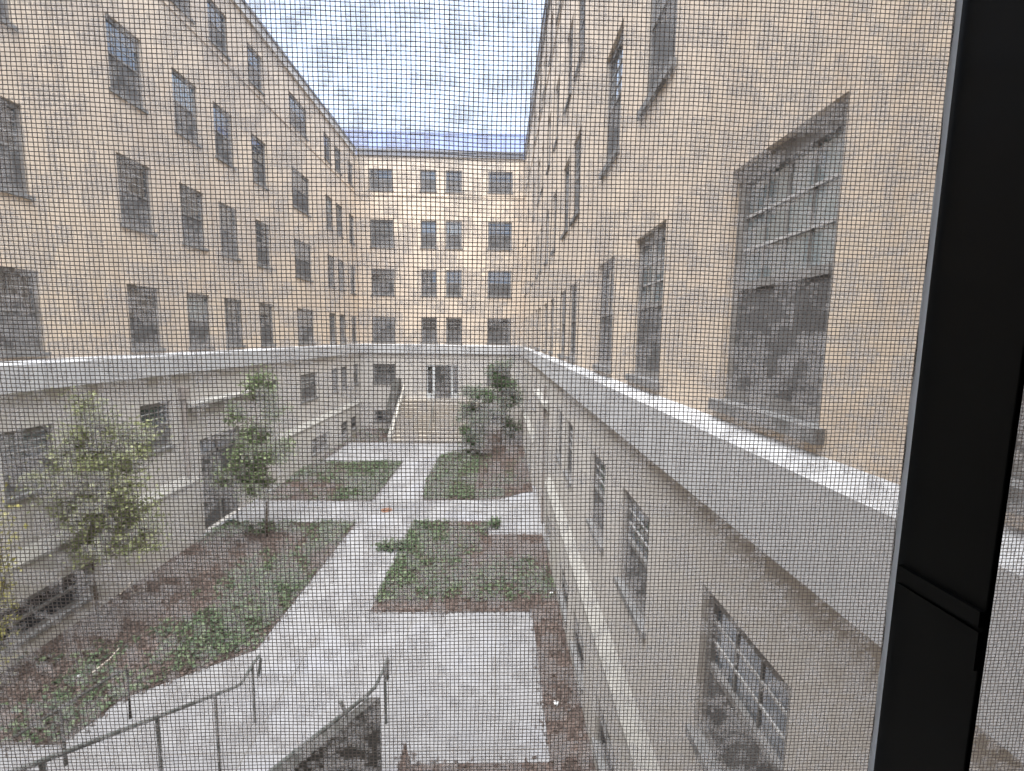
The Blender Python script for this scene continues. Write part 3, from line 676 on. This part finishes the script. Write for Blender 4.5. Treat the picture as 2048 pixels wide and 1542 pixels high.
# ---------------- small things on the ground
dc = empty("drain_cover", (-4.05, 15.7, .004), "small round rusty drain cover in the paved crossing", "drain cover")
p = MB(); p.tube([(0, 0, 0), (0, 0, .012)], .21, 24); p.build("rim", M['rust'], dc)
p = MB()
for i in range(-3, 4): hw = math.sqrt(.17**2-(i*.045)**2); p.box(-hw, hw, i*.045-.012, i*.045+.012, .0125, .018)
p.build("lid", M['rust'], dc)
p = MB(); p.tube([(-7.28, 7.55, .26), (-7.22, 7.85, .30), (-7.24, 8.1, .34)], .012, 6, .007); p.tube([(-7.22, 7.85, .30), (-7.28, 7.95, .03)], .008, 5, .005)
tag(p.build("fallen_twig", M['twig']), "pale straight twig lying over the green cover of the left bed", "twig")
p = MB(); p.tube([(-9.13, 10.35, .05), (-9.08, 10.55, .16), (-9.14, 10.76, .2)], .014, 6, .006); p.tube([(-8.9, 10.4, .04), (-8.62, 10.48, .07)], .014, 6, .008); p.tube([(-9.08, 10.55, .16), (-8.88, 10.45, .05)], .006, 5)
tag(p.build("fallen_twig", M['twig']), "forked pale twig at the foot of the left wall", "twig")
def scrap(x, y, label, s):
    p = MB(); r = random.Random(int(x*100)); q = [(x+s*math.cos(a)*r.uniform(.7, 1.2), y+s*math.sin(a)*r.uniform(.7, 1.2), .045+r.uniform(0, .05)) for a in (0.2, 1.3, 2.4, 3.6, 4.9)]
    c = (x, y, .10); 
    for i in range(5): p.poly([q[i], q[(i+1) % 5], c])
    tag(p.build("paper_scrap", M['paper']), label, "litter")
scrap(1.07, 6.98, "crumpled white paper scrap on the narrow mulch strip", .055)
scrap(1.38, 10.3, "white paper scrap by the right wall at the edge of the ground cover", .06)
scrap(-7.66, 7.74, "small white paper scrap on the mulch near the twig", .05)

# ---------------- the wing the viewer stands in, with its room
nw = empty("brick_building", (0, .32, 0), "near brick wing that holds the window the view is taken through", "building")
WX0, WX1, WZ0, WZ1 = -.62, .72, -.62, .75
m = MB(); wall_sheet(m, 1, .32, -1, -9.34, 1.655, -6.42, 3.0, [(WX0, WX1, WZ0, WZ1)], .12)
m.f = m.f[:-1]; m.mi = m.mi[:-1]; m.v = m.v[:-4]          # the opening has no back
m.build("outer_wall", M['brick_y'], nw)
m = MB(); wall_sheet(m, 1, .10, 1, -3.0, 1.655, -1.4, 1.7, [(WX0, WX1, WZ0, WZ1)], .10); m.f = m.f[:-1]; m.mi = m.mi[:-1]; m.v = m.v[:-4]
m.box(-3, 1.655, -4, .10, Z(-1.4), Z(1.7), skip='k'); m.build("room_wall", M['room'], nw); shift(nw)

SYP = .155; MX0, MX1 = .1530, .1549        # screen plane and the mullion's two sides
wf = empty("window_frame", (MX0, SYP, GZ), "black metal window post with raised strips for a reflected sill, upright beside the screen", "window frame")
p = MB(); p.box(MX0, MX1, .1240, .1575, Z(WZ0), Z(WZ1)); o_ = p.build("mullion", M['black'], wf)
bv = o_.modifiers.new("bevel", 'BEVEL'); bv.width = .0004; bv.segments = 2
p = MB(); p.box(MX0-.0012, MX0-.0001, .1244, .153, Z(-.1035), Z(-.0905)); p.box(MX0-.0017, MX0-.0001, .1244, .153, Z(-.0888), Z(-.0835)); p.build("reflected_sill_strip", M['black'], wf)  # sill's reflection on the glossy post, shaped as two raised strips
for a, b in ((WX0+.001, MX0-.0001), (MX1+.0001, WX1-.001)):
    p = MB(); p.box(a, b, .152, .162, Z(WZ0+.001), Z(WZ0+.045)); p.box(a, b, .152, .162, Z(WZ1-.045), Z(WZ1-.001)); p.build("rail", M['black'], wf)
p = MB(); p.box(WX0+.001, WX0+.04, .152, .162, Z(WZ0+.046), Z(WZ1-.046)); p.build("stile", M['black'], wf)
p = MB(); p.box(WX1-.04, WX1-.001, .152, .162, Z(WZ0+.046), Z(WZ1-.046)); p.build("stile", M['black'], wf)
shift(wf)

def insect_screen(x0, x1, z0, z1, label, seed, lint, edge):
    """woven wires at 1.59 x 1.41 mm pitch, with lint caught between them"""
    r = np.random.default_rng(seed); root = empty("insect_screen", ((x0+x1)/2, SYP, GZ+z0), label, "window screen", "screens in the window")
    PX, PZ, R = .00157, .00142, .00015
    quads = []
    def wires(n, vertical):
        a0, a1 = (z0, z1) if vertical else (x0, x1); ns = int((a1-a0)/.004)+1
        s = np.linspace(a0, a1, ns); k = np.arange(n)[:, None]
        c = (x0 if vertical else z0)+(k+.5)*(PX if vertical else PZ)
        wob = value_noise(np.broadcast_to(s, (n, ns)), np.broadcast_to(k*(.0012), (n, ns)), .045, seed+(1 if vertical else 2), 2)-.5
        fine = value_noise(np.broadcast_to(s, (n, ns)), np.broadcast_to(k*7.31, (n, ns)), .009, seed+(3 if vertical else 4), 2)-.5
        c = c+wob*.0016+fine*.00026
        d = SYP+.0006*np.sin(k*np.pi+s/.004*np.pi)*.25+np.zeros_like(c)
        if vertical: Pm = np.stack([c, d, np.broadcast_to(s+GZ, c.shape)], -1); u = np.array([1., 0, 0])
        else: Pm = np.stack([np.broadcast_to(s, c.shape), d, c+GZ], -1); u = np.array([0, 0, 1.])
        v = np.array([0, 1., 0]); off = [u*R, -v*R, -u*R]
        for i in range(2):
            A = Pm+off[i]; B = Pm+off[i+1]
            quads.append(np.stack([A[:, :-1], B[:, :-1], B[:, 1:], A[:, 1:]], 2).reshape(-1, 4, 3))
    wires(int((x1-x0)/PX), True); wires(int((z1-z0)/PZ), False)
    fast_quads("wire_mesh", np.concatenate(quads), M['wire'], root)
    gx, gz = np.meshgrid(np.arange(int((x1-x0)/PX)-1), np.arange(int((z1-z0)/PZ)-1)); gx = gx.ravel(); gz = gz.ravel()
    cx, cz = x0+(gx+1)*PX, z0+(gz+1)*PZ       # dust filling some of the mesh's openings, in clumps
    d = value_noise(cx, cz, .0052, seed+7, 3)+.10*(value_noise(cx, cz, .07, seed+8, 2)-.5)+r.normal(0, .035, len(cx))
    V = []
    for layer, lim in enumerate((lint-.03, lint+.035, lint+.10, lint+.165)):
        k = d > lim; n = int(k.sum()); hw = PX*r.uniform(.36, .5, n); hh = PZ*r.uniform(.36, .5, n)
        X, Zc = cx[k]+r.normal(0, .00008, n), cz[k]+GZ+r.normal(0, .00008, n); Y = np.full(n, SYP+.0003+.00012*layer)
        V.append(np.stack([np.stack([X-hw, Y, Zc-hh], 1), np.stack([X+hw, Y, Zc-hh], 1), np.stack([X+hw, Y, Zc+hh], 1), np.stack([X-hw, Y, Zc+hh], 1)], 1))
    o = fast_quads("dust", np.concatenate(V), M['dust'], root); o['kind'] = 'stuff'
    p = MB(); 
    for i in range(60):
        za, zb = Z(z0+(z1-z0)*i/60), Z(z0+(z1-z0)*(i+1)/60); wa, wb = .0011+.0003*math.sin(i*1.3), .0011+.0003*math.sin((i+1)*1.3)
        p.quad((edge-wa, SYP-.0006, za), (edge+.0011, SYP-.0006, za), (edge+.0011, SYP-.0006, zb), (edge-wb, SYP-.0006, zb))
    p.build("spline", M['spline'], root)
    shift(root)
insect_screen(-.34, MX0-.0010, -.25, .20, "dusty grey woven insect screen filling most of the view", 41, .475, MX0-.0015)
insect_screen(MX1+.0006, .36, -.25, .20, "narrow strip of woven insect screen right of the black post", 57, .50, MX1+.0012)
